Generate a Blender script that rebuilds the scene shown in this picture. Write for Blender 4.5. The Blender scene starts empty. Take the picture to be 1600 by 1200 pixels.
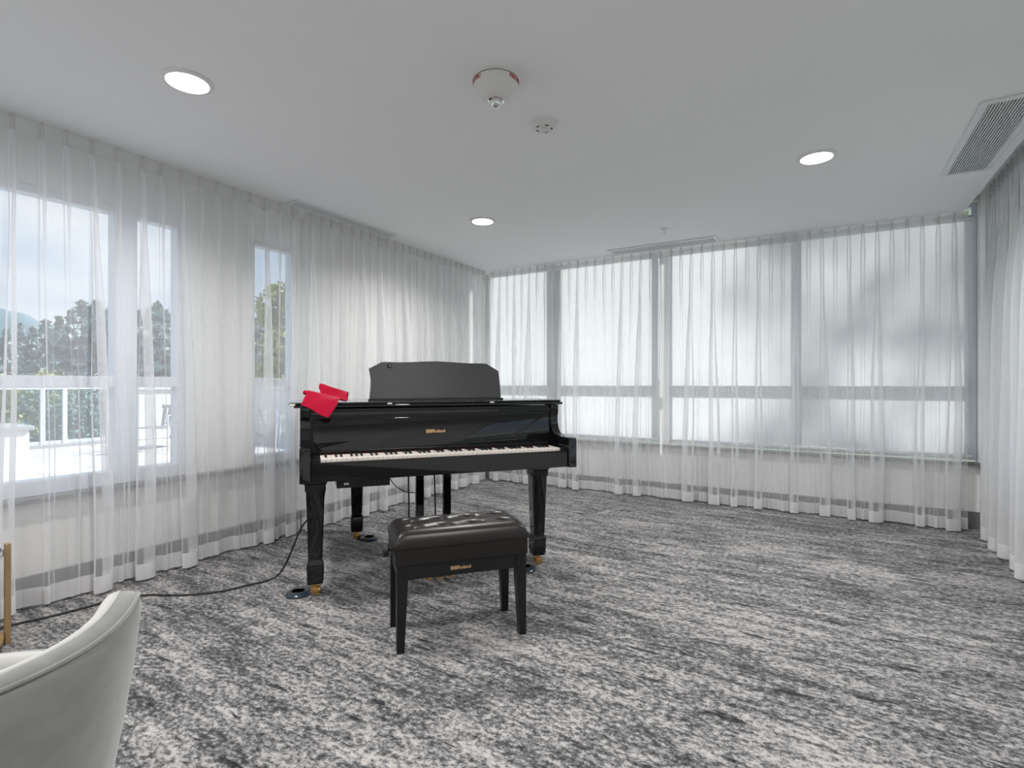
import bpy, bmesh, math, random
from mathutils import Vector, Matrix
random.seed(7)
COL = bpy.context.scene.collection
PI = math.pi

# ------------------------------------------------------------ camera, sky, sun, exposure
CAMX, CAMY, EYE = 3.383, -5.20, 1.12
YAW = math.radians(30.42)
FPX = 826.0
cam_d = bpy.data.cameras.new('camera'); cam = bpy.data.objects.new('camera', cam_d); COL.objects.link(cam)
cam.location = (CAMX, CAMY, EYE); cam.rotation_euler = (PI/2, 0, YAW)
cam_d.sensor_width = 36; cam_d.lens = FPX/1600*36; cam_d.clip_end = 2000; cam_d.clip_start = 0.02
bpy.context.scene.camera = cam

w = bpy.data.worlds.new('sky'); bpy.context.scene.world = w; w.use_nodes = True
nt = w.node_tree; nt.nodes.clear()
out = nt.nodes.new('ShaderNodeOutputWorld'); bg = nt.nodes.new('ShaderNodeBackground')
tc = nt.nodes.new('ShaderNodeTexCoord'); nz = nt.nodes.new('ShaderNodeTexNoise'); mp = nt.nodes.new('ShaderNodeMapping')
cr = nt.nodes.new('ShaderNodeValToRGB'); sx = nt.nodes.new('ShaderNodeSeparateXYZ'); gr = nt.nodes.new('ShaderNodeValToRGB'); mx = nt.nodes.new('ShaderNodeMix')
mx.data_type = 'RGBA'
mp.inputs['Scale'].default_value = (1, 1, 3); nz.inputs['Scale'].default_value = 2.6; nz.inputs['Detail'].default_value = 6
cr.color_ramp.elements[0].position = .42; cr.color_ramp.elements[1].position = .62
gr.color_ramp.elements[0].color = (.68, .76, .85, 1); gr.color_ramp.elements[1].color = (.32, .50, .80, 1); gr.color_ramp.elements[1].position = .8
L = nt.links.new
L(tc.outputs['Generated'], mp.inputs[0]); L(mp.outputs[0], nz.inputs['Vector']); L(nz.outputs['Fac'], cr.inputs[0])
L(tc.outputs['Generated'], sx.inputs[0]); L(sx.outputs['Z'], gr.inputs[0])
L(cr.outputs[0], mx.inputs['Factor']); L(gr.outputs[0], mx.inputs['A']); mx.inputs['B'].default_value = (.95, .97, 1, 1)
L(mx.outputs['Result'], bg.inputs['Color']); bg.inputs['Strength'].default_value = 0.86; L(bg.outputs[0], out.inputs[0])

sun_d = bpy.data.lights.new('sun', 'SUN'); sun = bpy.data.objects.new('sun', sun_d); COL.objects.link(sun)
sun_d.energy = 6.2; sun_d.angle = math.radians(2.5); sun_d.color = (1, .96, .9)
sun.rotation_euler = Vector((-.30, -.80, -.62)).to_track_quat('-Z', 'Y').to_euler()
LAMP_RADIANCE = 12.0; LAMP_WATTS = 21.0
vs = bpy.context.scene.view_settings
vs.view_transform = 'Standard'; vs.look = 'None'; vs.gamma = 1; vs.exposure = 0.35; vs.use_curve_mapping = False

# ------------------------------------------------------------ coordinates
CY, SY = math.cos(YAW), math.sin(YAW)
def room(X, Y, z=0.0):                 # camera-aligned ground coordinates (metres) -> room coordinates
    return Vector((CAMX + X*CY - Y*SY, CAMY + X*SY + Y*CY, z))
def at(px, py, Y):                     # a point seen at (px,py) in the photo, Y metres ahead
    return room((px-800)/FPX*Y, Y, EYE + (600-py)/FPX*Y)
def onz(px, py, z):
    return at(px, py, FPX*(EYE-z)/(py-600))

# ------------------------------------------------------------ materials
def mat(name, color=(.8,.8,.8), rough=.5, metal=0, spec=.5, coat=0, sheen=0, emit=None, es=0):
    m = bpy.data.materials.new(name); m.use_nodes = True
    b = m.node_tree.nodes['Principled BSDF']
    b.inputs['Base Color'].default_value = (*color, 1); b.inputs['Roughness'].default_value = rough
    b.inputs['Metallic'].default_value = metal; b.inputs['Specular IOR Level'].default_value = spec
    b.inputs['Coat Weight'].default_value = coat; b.inputs['Sheen Weight'].default_value = sheen
    if emit: b.inputs['Emission Color'].default_value = (*emit, 1); b.inputs['Emission Strength'].default_value = es
    return m
def bump(m, scale, strength, dist=.002, stretch=(1,1,1), colvar=0):
    nt = m.node_tree; b = nt.nodes['Principled BSDF']
    tc = nt.nodes.new('ShaderNodeTexCoord'); mp = nt.nodes.new('ShaderNodeMapping'); n = nt.nodes.new('ShaderNodeTexNoise'); bp = nt.nodes.new('ShaderNodeBump')
    mp.inputs['Scale'].default_value = stretch; n.inputs['Scale'].default_value = scale; n.inputs['Detail'].default_value = 4
    bp.inputs['Strength'].default_value = strength; bp.inputs['Distance'].default_value = dist
    nt.links.new(tc.outputs['Object'], mp.inputs[0]); nt.links.new(mp.outputs[0], n.inputs['Vector'])
    nt.links.new(n.outputs['Fac'], bp.inputs['Height']); nt.links.new(bp.outputs[0], b.inputs['Normal'])
    if colvar:
        c = b.inputs['Base Color'].default_value[:3]
        r = nt.nodes.new('ShaderNodeValToRGB')
        r.color_ramp.elements[0].position = .3; r.color_ramp.elements[1].position = .7
        r.color_ramp.elements[0].color = (*[v*(1-colvar) for v in c], 1); r.color_ramp.elements[1].color = (*[min(1, v*(1+colvar)) for v in c], 1)
        nt.links.new(n.outputs['Fac'], r.inputs[0]); nt.links.new(r.outputs[0], b.inputs['Base Color'])
    return m
def fabric(name, color, openness, transl=.55):
    """woven sheer: fewer gaps are seen through it the more obliquely it is viewed"""
    m = bpy.data.materials.new(name); m.use_nodes = True; nt = m.node_tree; nt.nodes.clear(); N = nt.nodes.new; L = nt.links.new
    o = N('ShaderNodeOutputMaterial'); tr = N('ShaderNodeBsdfTransparent'); df = N('ShaderNodeBsdfDiffuse'); tl = N('ShaderNodeBsdfTranslucent')
    m1 = N('ShaderNodeMixShader'); m2 = N('ShaderNodeMixShader'); g = N('ShaderNodeNewGeometry')
    df.inputs[0].default_value = (*color, 1); tl.inputs[0].default_value = (*color, 1); m1.inputs[0].default_value = transl
    L(df.outputs[0], m1.inputs[1]); L(tl.outputs[0], m1.inputs[2])
    dt = N('ShaderNodeVectorMath'); dt.operation = 'DOT_PRODUCT'; L(g.outputs['Incoming'], dt.inputs[0]); L(g.outputs['Normal'], dt.inputs[1])
    ab = N('ShaderNodeMath'); ab.operation = 'ABSOLUTE'; L(dt.outputs['Value'], ab.inputs[0])
    mxx = N('ShaderNodeMath'); mxx.operation = 'MAXIMUM'; mxx.inputs[1].default_value = .22; L(ab.outputs[0], mxx.inputs[0])
    iv = N('ShaderNodeMath'); iv.operation = 'DIVIDE'; iv.inputs[0].default_value = 1; L(mxx.outputs[0], iv.inputs[1])
    pw = N('ShaderNodeMath'); pw.operation = 'POWER'; pw.inputs[0].default_value = openness; L(iv.outputs[0], pw.inputs[1])
    L(pw.outputs[0], m2.inputs[0]); L(m1.outputs[0], m2.inputs[1]); L(tr.outputs[0], m2.inputs[2]); L(m2.outputs[0], o.inputs[0])
    return m
M = {}
M['ceiling'] = bump(mat('painted ceiling', (.90,.905,.915), .9, spec=.2), 60, .05, .001)
M['wall'] = bump(mat('painted wall', (.84,.84,.83), .85, spec=.2), 90, .06, .001)
M['base'] = mat('grey baseboard', (.16,.16,.17), .6)
M['sill'] = bump(mat('dark stone sill', (.16,.15,.15), .35), 70, .03, .001, colvar=.3)
M['frame'] = mat('white vinyl frame', (.74,.78,.84), .4)
M['sheer'] = fabric('sheer white voile', (.92,.925,.94), .67, .5)
M['hem'] = fabric('doubled voile hem', (.92,.92,.93), .16, .45)
M['heading'] = fabric('voile heading', (.80,.80,.80), .34, .4)
M['blind'] = fabric('roller blind cloth', (.74,.745,.75), .05, .8)
M['alu'] = mat('satin aluminium', (.75,.76,.78), .35, .8)
M['black'] = bump(mat('polished black lacquer', (.006,.006,.007), .03, spec=.5, coat=.0), 3, .0015, .001)
M['black'].node_tree.nodes['Principled BSDF'].inputs['Coat Roughness'].default_value = .02
M['satin'] = bump(mat('satin black wood', (.008,.008,.009), .3, spec=.35), 40, .03, .0006)
M['desk'] = bump(mat('matt black desk', (.030,.030,.032), .42), 40, .03, .0006)
M['ivory'] = mat('ivory key', (.82,.76,.70), .25)
M['ebony'] = mat('ebony key', (.012,.012,.012), .2)
M['felt'] = mat('dark red felt', (.02,.003,.004), .95, spec=.1)
M['brass'] = mat('brass', (.72,.46,.16), .25, 1)
M['gilt'] = mat('gilt lettering', (.80,.52,.25), .35, .7)
M['cloth'] = bump(mat('crimson cloth', (.29,.0006,.019), .9, spec=.1, sheen=.12), 220, .25, .0015)
M['leather'] = bump(mat('black leatherette', (.010,.008,.0072), .36, spec=.36), 260, .18, .0006)
M['rubber'] = mat('black rubber', (.015,.015,.016), .5)
M['cup'] = mat('black plastic cup', (.02,.03,.045), .22)
M['cable'] = mat('black cable', (.012,.012,.013), .45)
M['velvet'] = bump(mat('grey velvet', (.155,.158,.15), .85, spec=.2, sheen=.6), 25, .12, .002, colvar=.12)
M['velvet_lit'] = bump(mat('grey velvet lit side', (.44,.44,.42), .85, spec=.2, sheen=.5), 25, .12, .002, colvar=.06)  # same velvet inside the chair, paled to paint in the window light
M['plastic'] = mat('white plastic', (.74,.74,.73), .4)
M['trimring'] = mat('white lamp trim', (.80,.79,.77), .4)
M['lamp'] = mat('lamp lens', (1,1,1), .5, emit=(1,.985,.965), es=LAMP_RADIANCE)
M['vent'] = mat('painted steel grille', (.78,.79,.81), .4)
M['ventdark'] = mat('duct interior', (.06,.06,.065), .9)
M['red'] = mat('red print', (.50,.06,.07), .6)
M['chrome'] = mat('chrome', (.8,.8,.8), .08, 1)
M['glassdark'] = mat('dark glass top', (.02,.025,.035), .05, coat=.5)
M['white_stone'] = bump(mat('white stucco', (.80,.80,.78), .9), 30, .1, .003, colvar=.04)
M['capstone'] = mat('grey capstone', (.42,.43,.44), .7)
M['outchair'] = mat('grey painted slats', (.42,.42,.42), .6)
M['leaf_hazy'] = bump(mat('hazy conifer needles', (.36,.43,.42), .8), 1.5, .2, .05, colvar=.5)  # needle colour raised to stand in for aerial haze
M['leaf_light'] = bump(mat('deciduous leaves', (.42,.46,.20), .7), 1.2, .2, .05, colvar=.45)
M['bark'] = bump(mat('bark', (.12,.09,.07), .9), 12, .5, .02, colvar=.3)
M['grass'] = bump(mat('grass', (.12,.17,.08), .9), .2, .3, .1, colvar=.4)
M['hill'] = bump(mat('wooded hill', (.13,.20,.24), 1), .02, .3, 3, colvar=.2)
def glass_mat(name, tint, refl):
    m = bpy.data.materials.new(name); m.use_nodes = True; nt = m.node_tree; nt.nodes.clear(); N = nt.nodes.new; L = nt.links.new
    o = N('ShaderNodeOutputMaterial'); t = N('ShaderNodeBsdfTransparent'); g = N('ShaderNodeBsdfGlossy'); mx = N('ShaderNodeMixShader'); fr = N('ShaderNodeFresnel')
    t.inputs[0].default_value = (*tint, 1); g.inputs['Roughness'].default_value = .02; fr.inputs[0].default_value = refl
    L(fr.outputs[0], mx.inputs[0]); L(t.outputs[0], mx.inputs[1]); L(g.outputs[0], mx.inputs[2]); L(mx.outputs[0], o.inputs[0])
    return m
M['glass'] = glass_mat('window glass', (.94,.965,.98), 1.07)
M['railglass'] = glass_mat('railing glass', (.78,.86,.86), 1.45)

def carpet_mat():
    m = bpy.data.materials.new('patterned loop carpet'); m.use_nodes = True; nt = m.node_tree; N = nt.nodes.new; L = nt.links.new
    b = nt.nodes['Principled BSDF']; b.inputs['Roughness'].default_value = .95; b.inputs['Specular IOR Level'].default_value = .1
    b.inputs['Sheen Weight'].default_value = .15
    tc = N('ShaderNodeTexCoord')
    def noise(scale, stretch, detail=3, rough=.55, loc=(0,0,0)):
        mp = N('ShaderNodeMapping'); mp.inputs['Scale'].default_value = stretch; mp.inputs['Location'].default_value = loc
        n = N('ShaderNodeTexNoise'); n.inputs['Scale'].default_value = scale; n.inputs['Detail'].default_value = detail; n.inputs['Roughness'].default_value = rough
        L(tc.outputs['Object'], mp.inputs[0]); L(mp.outputs[0], n.inputs['Vector']); return n.outputs['Fac']
    def math_(op, a, bb=None, clamp=False):
        n = N('ShaderNodeMath'); n.operation = op; n.use_clamp = clamp
        for i, v in enumerate((a, bb)):
            if v is None: continue
            if isinstance(v, (int, float)): n.inputs[i].default_value = v
            else: L(v, n.inputs[i])
        return n.outputs[0]
    def step(v, lo, hi):
        n = N('ShaderNodeMapRange'); n.interpolation_type = 'SMOOTHSTEP'; L(v, n.inputs[0]); n.inputs[1].default_value = lo; n.inputs[2].default_value = hi; return n.outputs[0]
    big = noise(1.5, (.7, 1.7, 1), 4, .62)                 # large light and dark clouds
    streak = noise(4.2, (.55, 3.4, 1), 4, .6, (3,1,0))     # streaks along the room
    patch = noise(11, (.8, 2.0, 1), 3, .6, (7,2,0))
    pile = noise(130, (1.0, 1.0, 1), 2, .6)                # single tufts
    tuft = noise(50, (.8, 1.25, 1), 2, .6, (2,9,0))
    dash = noise(4.5, (.8, 4.2, 1), 5, .6, (11,4,0))
    v = math_('ADD', math_('MULTIPLY', big, .6), math_('MULTIPLY', streak, .85))
    v = math_('ADD', v, math_('MULTIPLY', patch, .7))
    v = math_('ADD', v, math_('MULTIPLY', tuft, 1.35))
    v = math_('ADD', v, math_('MULTIPLY', pile, .75))
    v = math_('SUBTRACT', math_('MULTIPLY', v, 1/4.25), 0)
    v = step(v, .395, .595)
    r = N('ShaderNodeValToRGB'); L(v, r.inputs[0]); e = r.color_ramp.elements
    e[0].position = 0; e[0].color = (.016,.017,.019,1); e[1].position = 1; e[1].color = (.43,.405,.39,1)
    a = e.new(.3); a.color = (.072,.073,.075,1); a = e.new(.55); a.color = (.165,.165,.167,1); a = e.new(.8); a.color = (.31,.30,.295,1)
    dk = step(dash, .615, .655)
    frag = step(tuft, .36, .50)
    dk = math_('MULTIPLY', dk, math_('ADD', .15, math_('MULTIPLY', frag, .85)))
    mx = N('ShaderNodeMix'); mx.data_type = 'RGBA'; L(dk, mx.inputs['Factor']); L(r.outputs[0], mx.inputs['A']); mx.inputs['B'].default_value = (.014,.014,.017,1)
    L(mx.outputs['Result'], b.inputs['Base Color'])
    h = math_('ADD', math_('MULTIPLY', pile, .6), tuft)
    bp = N('ShaderNodeBump'); bp.inputs['Strength'].default_value = .9; bp.inputs['Distance'].default_value = .008; L(h, bp.inputs['Height']); L(bp.outputs[0], b.inputs['Normal'])
    return m
M['carpet'] = carpet_mat()
def paver_mat():
    m = mat('pale terrace pavers', (.62,.60,.58), .85); nt = m.node_tree; N = nt.nodes.new; L = nt.links.new
    tc = N('ShaderNodeTexCoord'); br = N('ShaderNodeTexBrick'); L(tc.outputs['Object'], br.inputs['Vector'])
    br.offset = 0; br.inputs['Scale'].default_value = 1; br.inputs['Brick Width'].default_value = .6; br.inputs['Row Height'].default_value = .6; br.inputs['Mortar Size'].default_value = .01
    br.inputs['Color1'].default_value = (.66,.64,.62,1); br.inputs['Color2'].default_value = (.60,.58,.56,1); br.inputs['Mortar'].default_value = (.34,.33,.32,1)
    L(br.outputs[0], nt.nodes['Principled BSDF'].inputs['Base Color']); return m
M['paver'] = paver_mat()

# ------------------------------------------------------------ builders
def tag(o, label=None, cat=None, group=None, kind=None):
    if label: o['label'] = label
    if cat: o['category'] = cat
    if group: o['group'] = group
    if kind: o['kind'] = kind
    return o
def empty(name, loc=(0,0,0), rz=0, parent=None):
    o = bpy.data.objects.new(name, None); COL.objects.link(o); o.location = loc; o.rotation_euler = (0,0,rz); o.empty_display_size = .1
    if parent: o.parent = parent
    return o
class MB:
    def __init__(s): s.b = bmesh.new()
    def box(s, x0, x1, y0, y1, z0, z1, bev=0, M4=None, seg=2):
        r = bmesh.ops.create_cube(s.b, size=1); vs = r['verts']
        for v in vs: v.co = Vector(((x0+x1)/2 + v.co.x*(x1-x0), (y0+y1)/2 + v.co.y*(y1-y0), (z0+z1)/2 + v.co.z*(z1-z0)))
        if bev:
            es = list({e for v in vs for e in v.link_edges})
            q = bmesh.ops.bevel(s.b, geom=es, offset=bev, segments=seg, profile=.5, affect='EDGES')
            vs = list({v for f in q['faces'] for v in f.verts} | {v for v in vs if v.is_valid})
        if M4 is not None:
            for v in vs: v.co = M4 @ v.co
        return s
    def prism(s, pts, axis, a, b_, bev=0):
        """pts: 2-D outline; extruded along axis ('x','y','z') between a and b_"""
        def P(p, t): return {'x': (t, p[0], p[1]), 'y': (p[0], t, p[1]), 'z': (p[0], p[1], t)}[axis]
        A = [s.b.verts.new(P(p, a)) for p in pts]; B = [s.b.verts.new(P(p, b_)) for p in pts]
        n = len(pts); fs = [s.b.faces.new(A), s.b.faces.new(B[::-1])]
        for i in range(n): fs.append(s.b.faces.new((A[i], B[i], B[(i+1)%n], A[(i+1)%n])))
        if bev:
            es = [e for f in fs[:2] for e in f.edges]
            bmesh.ops.bevel(s.b, geom=list(set(es)), offset=bev, segments=2, profile=.5, affect='EDGES')
        return s
    def loft(s, rings, cap=True, close=True):
        R = [[s.b.verts.new(p) for p in r] for r in rings]
        for i in range(len(R)-1):
            n = len(R[i])
            for j in range(n if close else n-1):
                s.b.faces.new((R[i][j], R[i][(j+1)%n], R[i+1][(j+1)%n], R[i+1][j]))
        if cap: s.b.faces.new(R[0][::-1]); s.b.faces.new(R[-1])
        return s
    def lathe(s, prof, n=32, c=(0,0,0)):
        rings = [[(c[0]+r*math.cos(2*PI*k/n), c[1]+r*math.sin(2*PI*k/n), c[2]+z) for k in range(n)] for r, z in prof]
        return s.loft(rings)
    def tube(s, pts, r, n=10):
        pts = [Vector(p) for p in pts]; rings = []; up = Vector((0,0,1))
        for i, p in enumerate(pts):
            t = (pts[min(i+1, len(pts)-1)] - pts[max(i-1, 0)]).normalized()
            a = t.cross(up);
            if a.length < 1e-3: a = t.cross(Vector((1,0,0)))
            a.normalize(); b = t.cross(a)
            if i and a.dot(pa) < 0: a, b = -a, -b
            pa = a
            rings.append([p + (a*math.cos(2*PI*k/n) + b*math.sin(2*PI*k/n))*r for k in range(n)])
        return s.loft(rings)
    def build(s, name, m, parent=None, smooth=False, loc=None, rz=0):
        bmesh.ops.recalc_face_normals(s.b, faces=s.b.faces)
        me = bpy.data.meshes.new(name); s.b.to_mesh(me); s.b.free()
        for mm in (m if isinstance(m, list) else [m]): me.materials.append(mm)
        if smooth:
            me.polygons.foreach_set('use_smooth', [True]*len(me.polygons))
            if smooth != 'all': me.set_sharp_from_angle(angle=math.radians(38))
        o = bpy.data.objects.new(name, me); COL.objects.link(o)
        if parent: o.parent = parent
        if loc is not None: o.location = loc
        o.rotation_euler = (0,0,rz)
        return o
def struct(name, mb, m, parent=None, smooth=False):
    o = mb.build(name, m, parent, smooth)
    if parent is None: o['kind'] = 'structure'
    return o
def catmull(pts, n=8, closed=False):
    P = [Vector(p) for p in pts]; out = []; N_ = len(P)
    for i in range(N_ if closed else N_-1):
        if closed: p0, p1, p2, p3 = P[(i-1)%N_], P[i], P[(i+1)%N_], P[(i+2)%N_]
        else: p0, p1, p2, p3 = P[max(i-1,0)], P[i], P[i+1], P[min(i+2,N_-1)]
        for k in range(n):
            t = k/n
            out.append(.5*((2*p1) + (p2-p0)*t + (2*p0-5*p1+4*p2-p3)*t*t + (3*p1-p0-3*p2+p3)*t**3))
    if not closed: out.append(P[-1])
    return out
def sm(x): x = max(0, min(1, x)); return x*x*(3-2*x)
def text_mesh(txt, size, bold=0.0, depth=.0004):
    cu = bpy.data.curves.new('t', 'FONT'); cu.body = txt; cu.size = size; cu.extrude = depth; cu.offset = bold; cu.align_x = 'LEFT'; cu.space_character = 1.0 + bold*12/size*0
    o = bpy.data.objects.new('t', cu); COL.objects.link(o)
    bpy.context.view_layer.update()
    me = bpy.data.meshes.new_from_object(o.evaluated_get(bpy.context.evaluated_depsgraph_get()))
    bpy.data.objects.remove(o); return me
def copy_tree(o, parent=None):
    c = o.copy(); COL.objects.link(c)
    if parent: c.parent = parent
    for ch in list(o.children): copy_tree(ch, c)
    return c

# ------------------------------------------------------------ room shell
H = 2.43; XR = 4.62; YB = -9.0; HP = 2.58     # ceiling, right wall, rear wall, curtain pocket height
struct('floor', MB().box(-.32, XR+.12, YB-.1, .32, -.12, 0), M['carpet'])
cb = MB().box(-.32, 4.31, YB-.1, .149, H, H+.32)
cb.box(4.31, XR+.12, YB-.1, .149, HP, H+.32)
cb.box(-.32, XR+.12, .149, .32, HP+.02, H+.32)
struct('ceiling', cb, M['ceiling'])
# left wall: windows between y=-5.6 and -2.49
WX0, WX1 = -.30, -.15
def holes_wall(name, lo, hi, spans, zlo, zhi, place, H=H):
    """spans = window openings along the wall"""
    mb = MB(); p = lo
    for a, b in spans:
        if a > p: place(mb, p, a, 0, H+.02)
        place(mb, a, b, 0, zlo); place(mb, a, b, zhi, H+.02); p = b
    if p < hi: place(mb, p, hi, 0, H+.02)
    return struct(name, mb, M['wall'])
LW = [(-5.6, -3.325), (-2.865, -2.49)]
ZL, ZT = .535, 2.16
holes_wall('wall_left', YB, .30, LW, ZL, ZT, lambda mb, a, b, z0, z1: mb.box(WX0, WX1, a, b, z0, z1))
BW = [(-.08, .80), (.88, 1.985), (2.06, 4.425)]
ZLB, ZTB = .50, 2.54
holes_wall('wall_back', -.15, XR+.12, BW, ZLB, ZTB, lambda mb, a, b, z0, z1: mb.box(a, b, .15, .30, z0, z1), HP)
struct('wall_back_pier', MB().box(4.43, XR, -.02, .15, 0, HP+.02), M['wall'])['kind'] = 'structure'
RW = [(-3.6, -2.05), (-1.95, -.45)]
holes_wall('wall_right', YB, .30, RW, .52, 2.16, lambda mb, a, b, z0, z1: mb.box(XR, XR+.15, a, b, z0, z1 if z1 < H else HP+.02))
struct('wall_rear', MB().box(-.30, XR+.12, YB-.12, YB, 0, HP), mat('rear wall paint', (.5,.49,.47), .8))
struct('baseboard_left', MB().box(WX1, WX1+.015, YB, .15, 0, .13, .003), M['base'])
struct('baseboard_back', MB().box(WX1+.015, 4.43, .135, .15, 0, .13, .003), M['base'])
struct('baseboard_right', MB().box(XR-.015, XR, YB, -.02, 0, .13, .003), M['base'])
struct('trim_1', MB().box(WX1-.02, WX1+.07, -5.65, -2.44, .508, .535, .003), M['sill'])
struct('trim_2', MB().box(-.15, 4.42, .08, .17, .492, .517, .003), M['sill'])
struct('trim_3', MB().box(XR-.07, XR+.02, -3.65, -.40, .495, .52, .003), M['sill'])

def window(name, axis, pos, depth, spans_v, z0, z1, transom, fw=.05, top=None):
    """frame bars + mullions + transom + panes; spans_v = (start, end, [mullions (a,b)])"""
    a, b, mull = spans_v
    r = empty(name); r['kind'] = 'structure'
    p0, p1 = pos, pos+depth
    def B(mb, u0, u1, za, zb, d0=p0, d1=p1, bev=.004):
        return mb.box(d0, d1, u0, u1, za, zb, bev) if axis == 'x' else mb.box(u0, u1, d0, d1, za, zb, bev)
    mb = MB(); B(mb, a, a+fw, z0, z1); B(mb, b-fw, b, z0, z1); B(mb, a+fw-.003, b-fw+.003, z0+.001, z0+fw+.035, p0+.002, p1-.002); B(mb, a+fw-.003, b-fw+.003, z1-fw, z1-.001, p0+.002, p1-.002)
    mb.build('window_frame', M['frame'], r)
    for m0, m1 in mull: B(MB(), m0, m1, z0+.001, z1-.001, p0-.006, p1+.006).build('mullion', M['frame'], r)
    if transom: B(MB(), a+fw*.5, b-fw*.5, transom[0], transom[1], p0+.004, p1-.004).build('transom', M['frame'], r)
    pm = (p0+p1)/2
    B(MB(), a+.01, b-.01, z0+.01, z1-.01, pm-.004, pm+.004, 0).build('pane', M['glass'], r)
    return r
window('window_1', 'x', -.255, .085, (-5.6, -3.325, [(-3.715, -3.60), (-4.75, -4.68)]), ZL, ZT, (1.10, 1.165), .045)
window('window_2', 'x', -.255, .085, (-2.865, -2.49, []), ZL, ZT, (1.10, 1.165), .03)
window('window_3', 'y', .20, .08, (-.08, .80, []), ZLB+.02, ZTB, (1.10, 1.165), .035)
window('window_4', 'y', .20, .08, (.88, 1.985, []), ZLB+.02, ZTB, (1.10, 1.165), .035)
window('window_5', 'y', .20, .08, (2.06, 4.425, [(3.20, 3.25)]), ZLB+.02, ZTB, (1.10, 1.165), .035)
window('window_6', 'x', XR+.03, .08, (-1.95, -.45, [(-1.22,-1.16)]), .52, 2.16, (1.10, 1.165))
window('window_7', 'x', XR+.03, .08, (-3.6, -2.05, [(-2.86,-2.80)]), .52, 2.16, (1.10, 1.165))

# ------------------------------------------------------------ roller blinds
def roller_blind(x0, x1, z0, label):
    r = empty('roller_blind', ((x0+x1)/2, .12, 0)); tag(r, label, 'blind'); w2 = (x1-x0)/2
    MB().box(-w2, w2, .004, .006, z0, 2.40).build('blind_cloth', M['blind'], r)
    MB().box(-w2, w2, -.004, .012, z0-.028, z0, .004).build('bottom_bar', M['alu'], r)
    rings = [[(x, .03*0+.022*math.cos(k*PI/8), 2.406+.020*math.sin(k*PI/8)) for k in range(16)] for x in (-w2, w2)]
    MB().loft(rings).build('roller_tube', M['alu'], r, smooth=True)
    return r
roller_blind(-.04, 1.96, .575, 'lowered white roller blind nearer the room corner, glowing with sunlight behind the sheer')
roller_blind(2.10, 4.385, .575, 'wider lowered white roller blind on the right half of the back window wall')

# ------------------------------------------------------------ sheer curtains
def curtain(label, P0, P1, pleats, z1, seed, toward, name='sheer_curtain'):
    """P0->P1 along the track; pleats: positions (m) along it; toward: +1/-1 side of the room; top z1"""
    rnd = random.Random(seed)
    P0, P1 = Vector(P0), Vector(P1); d = (P1-P0); Ltot = d.length; d.normalize(); n = Vector((-d.y, d.x))*toward
    r = empty(name, (P0.x, P0.y, 0)); tag(r, label, 'curtain', None)
    K = len(pleats); per = []
    for k, c in enumerate(pleats):
        keep = rnd.random() > .30 and not (k and per[-1]['keep'])
        per.append(dict(keep=keep, c=c, F=rnd.uniform(.022,.046), A=rnd.uniform(.9,1.6), s=rnd.uniform(-.028,.028), fade=rnd.uniform(.16,.5), sh=rnd.uniform(-.5,.5), res=rnd.uniform(.1,.5), wv=rnd.uniform(0,6.28)))
    bounds = [0] + [(pleats[i]+pleats[i+1])/2 for i in range(K-1)] + [Ltot]
    SEG = 4
    def row(z):
        """one horizontal line of cloth: every pinch pleat is an omega fold; some run to the hem, the others open out"""
        t = (z1-z)/z1; pts = []
        for k, p in enumerate(per):
            lo, hi = bounds[k]-p['c'], bounds[k+1]-p['c']
            tulip = math.exp(-((t-.10)/.075)**2)
            if p['keep']:
                sg = 1; F = .006 + .010*tulip + p['F']*sm(t/.75); A = .014 + .036*p['A']*sm(t/.4) + .012*t
            else:
                sg = 1 - (1-p['res'])*sm((t-.05)/p['fade']); F = .006 + .011*tulip + .014*sm(t/.4); A = (.014 + .024*t)
            b_ = .35*F
            cen = p['s']*sm(t)
            ctrl = [(lo,0),(lo*.55-.012,.0),(-b_,.0),(-F+p['sh']*F*sm(t/.5),A),(F+p['sh']*F*sm(t/.5),A),(b_,.0),(hi*.55+.012,.0),(hi,0)]
            flat = [(lo+(hi-lo)*q, A*.3*math.sin(PI*q)) for q in (0,.14,.36,.45,.55,.64,.86,1)]
            C_ = []
            for i, (cc, ff) in enumerate(zip(ctrl, flat)):
                sh = cen if 0 < i < 7 else 0
                C_.append(Vector((ff[0]+(cc[0]-ff[0])*sg+sh, ff[1]+(cc[1]-ff[1])*sg, 0)))
            C_ = [Vector((bounds[k]-(bounds[k+1]-bounds[k])*.2-p['c'],0,0))] + C_ + [Vector((bounds[k+1]+(bounds[k+1]-bounds[k])*.2-p['c'],0,0))]
            cr_ = catmull(C_, SEG)[SEG:-SEG]
            if k < K-1: cr_ = cr_[:-1]
            for v in cr_:
                x = p['c'] + v.x; edge = 1 if 0 < x < Ltot else 0
                y = v.y + t*(.018*math.sin(x*12.5+seed) + .012*math.sin(x*29+seed*2))
                x += .005*math.sin(z*4.5+p['wv'])*sm(t)*edge
                q = d*x + n*y
                pts.append((q.x, q.y, z))
        return pts
    ztop, zhead, zhem, zb = z1, z1-.075, .105, .015
    def sheet(nm, zs, m):
        mb = MB(); mb.loft([row(z) for z in zs], cap=False, close=False)
        return mb.build(nm, m, r, smooth='all')
    nrows = 20
    sheet('voile', [zhead + (zhem-zhead)*i/nrows for i in range(nrows+1)], M['sheer'])
    sheet('hem', [zhem, .06, zb], M['hem']); sheet('heading_tape', [ztop, (ztop+zhead)/2, zhead], M['heading'])
    return r
def pl(L_, step, seed, jit=.008, start=.05):
    rnd = random.Random(seed); out = []; p = start
    while p < L_-.03: out.append(p + rnd.uniform(-jit, jit)); p += step
    return out
curtain('sheer white curtain at the left, in front of the clear windows onto the terrace', (0.0,-6.2), (0.0,-2.585), pl(3.615, .113, 1), H-.002, 11, -1)
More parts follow.
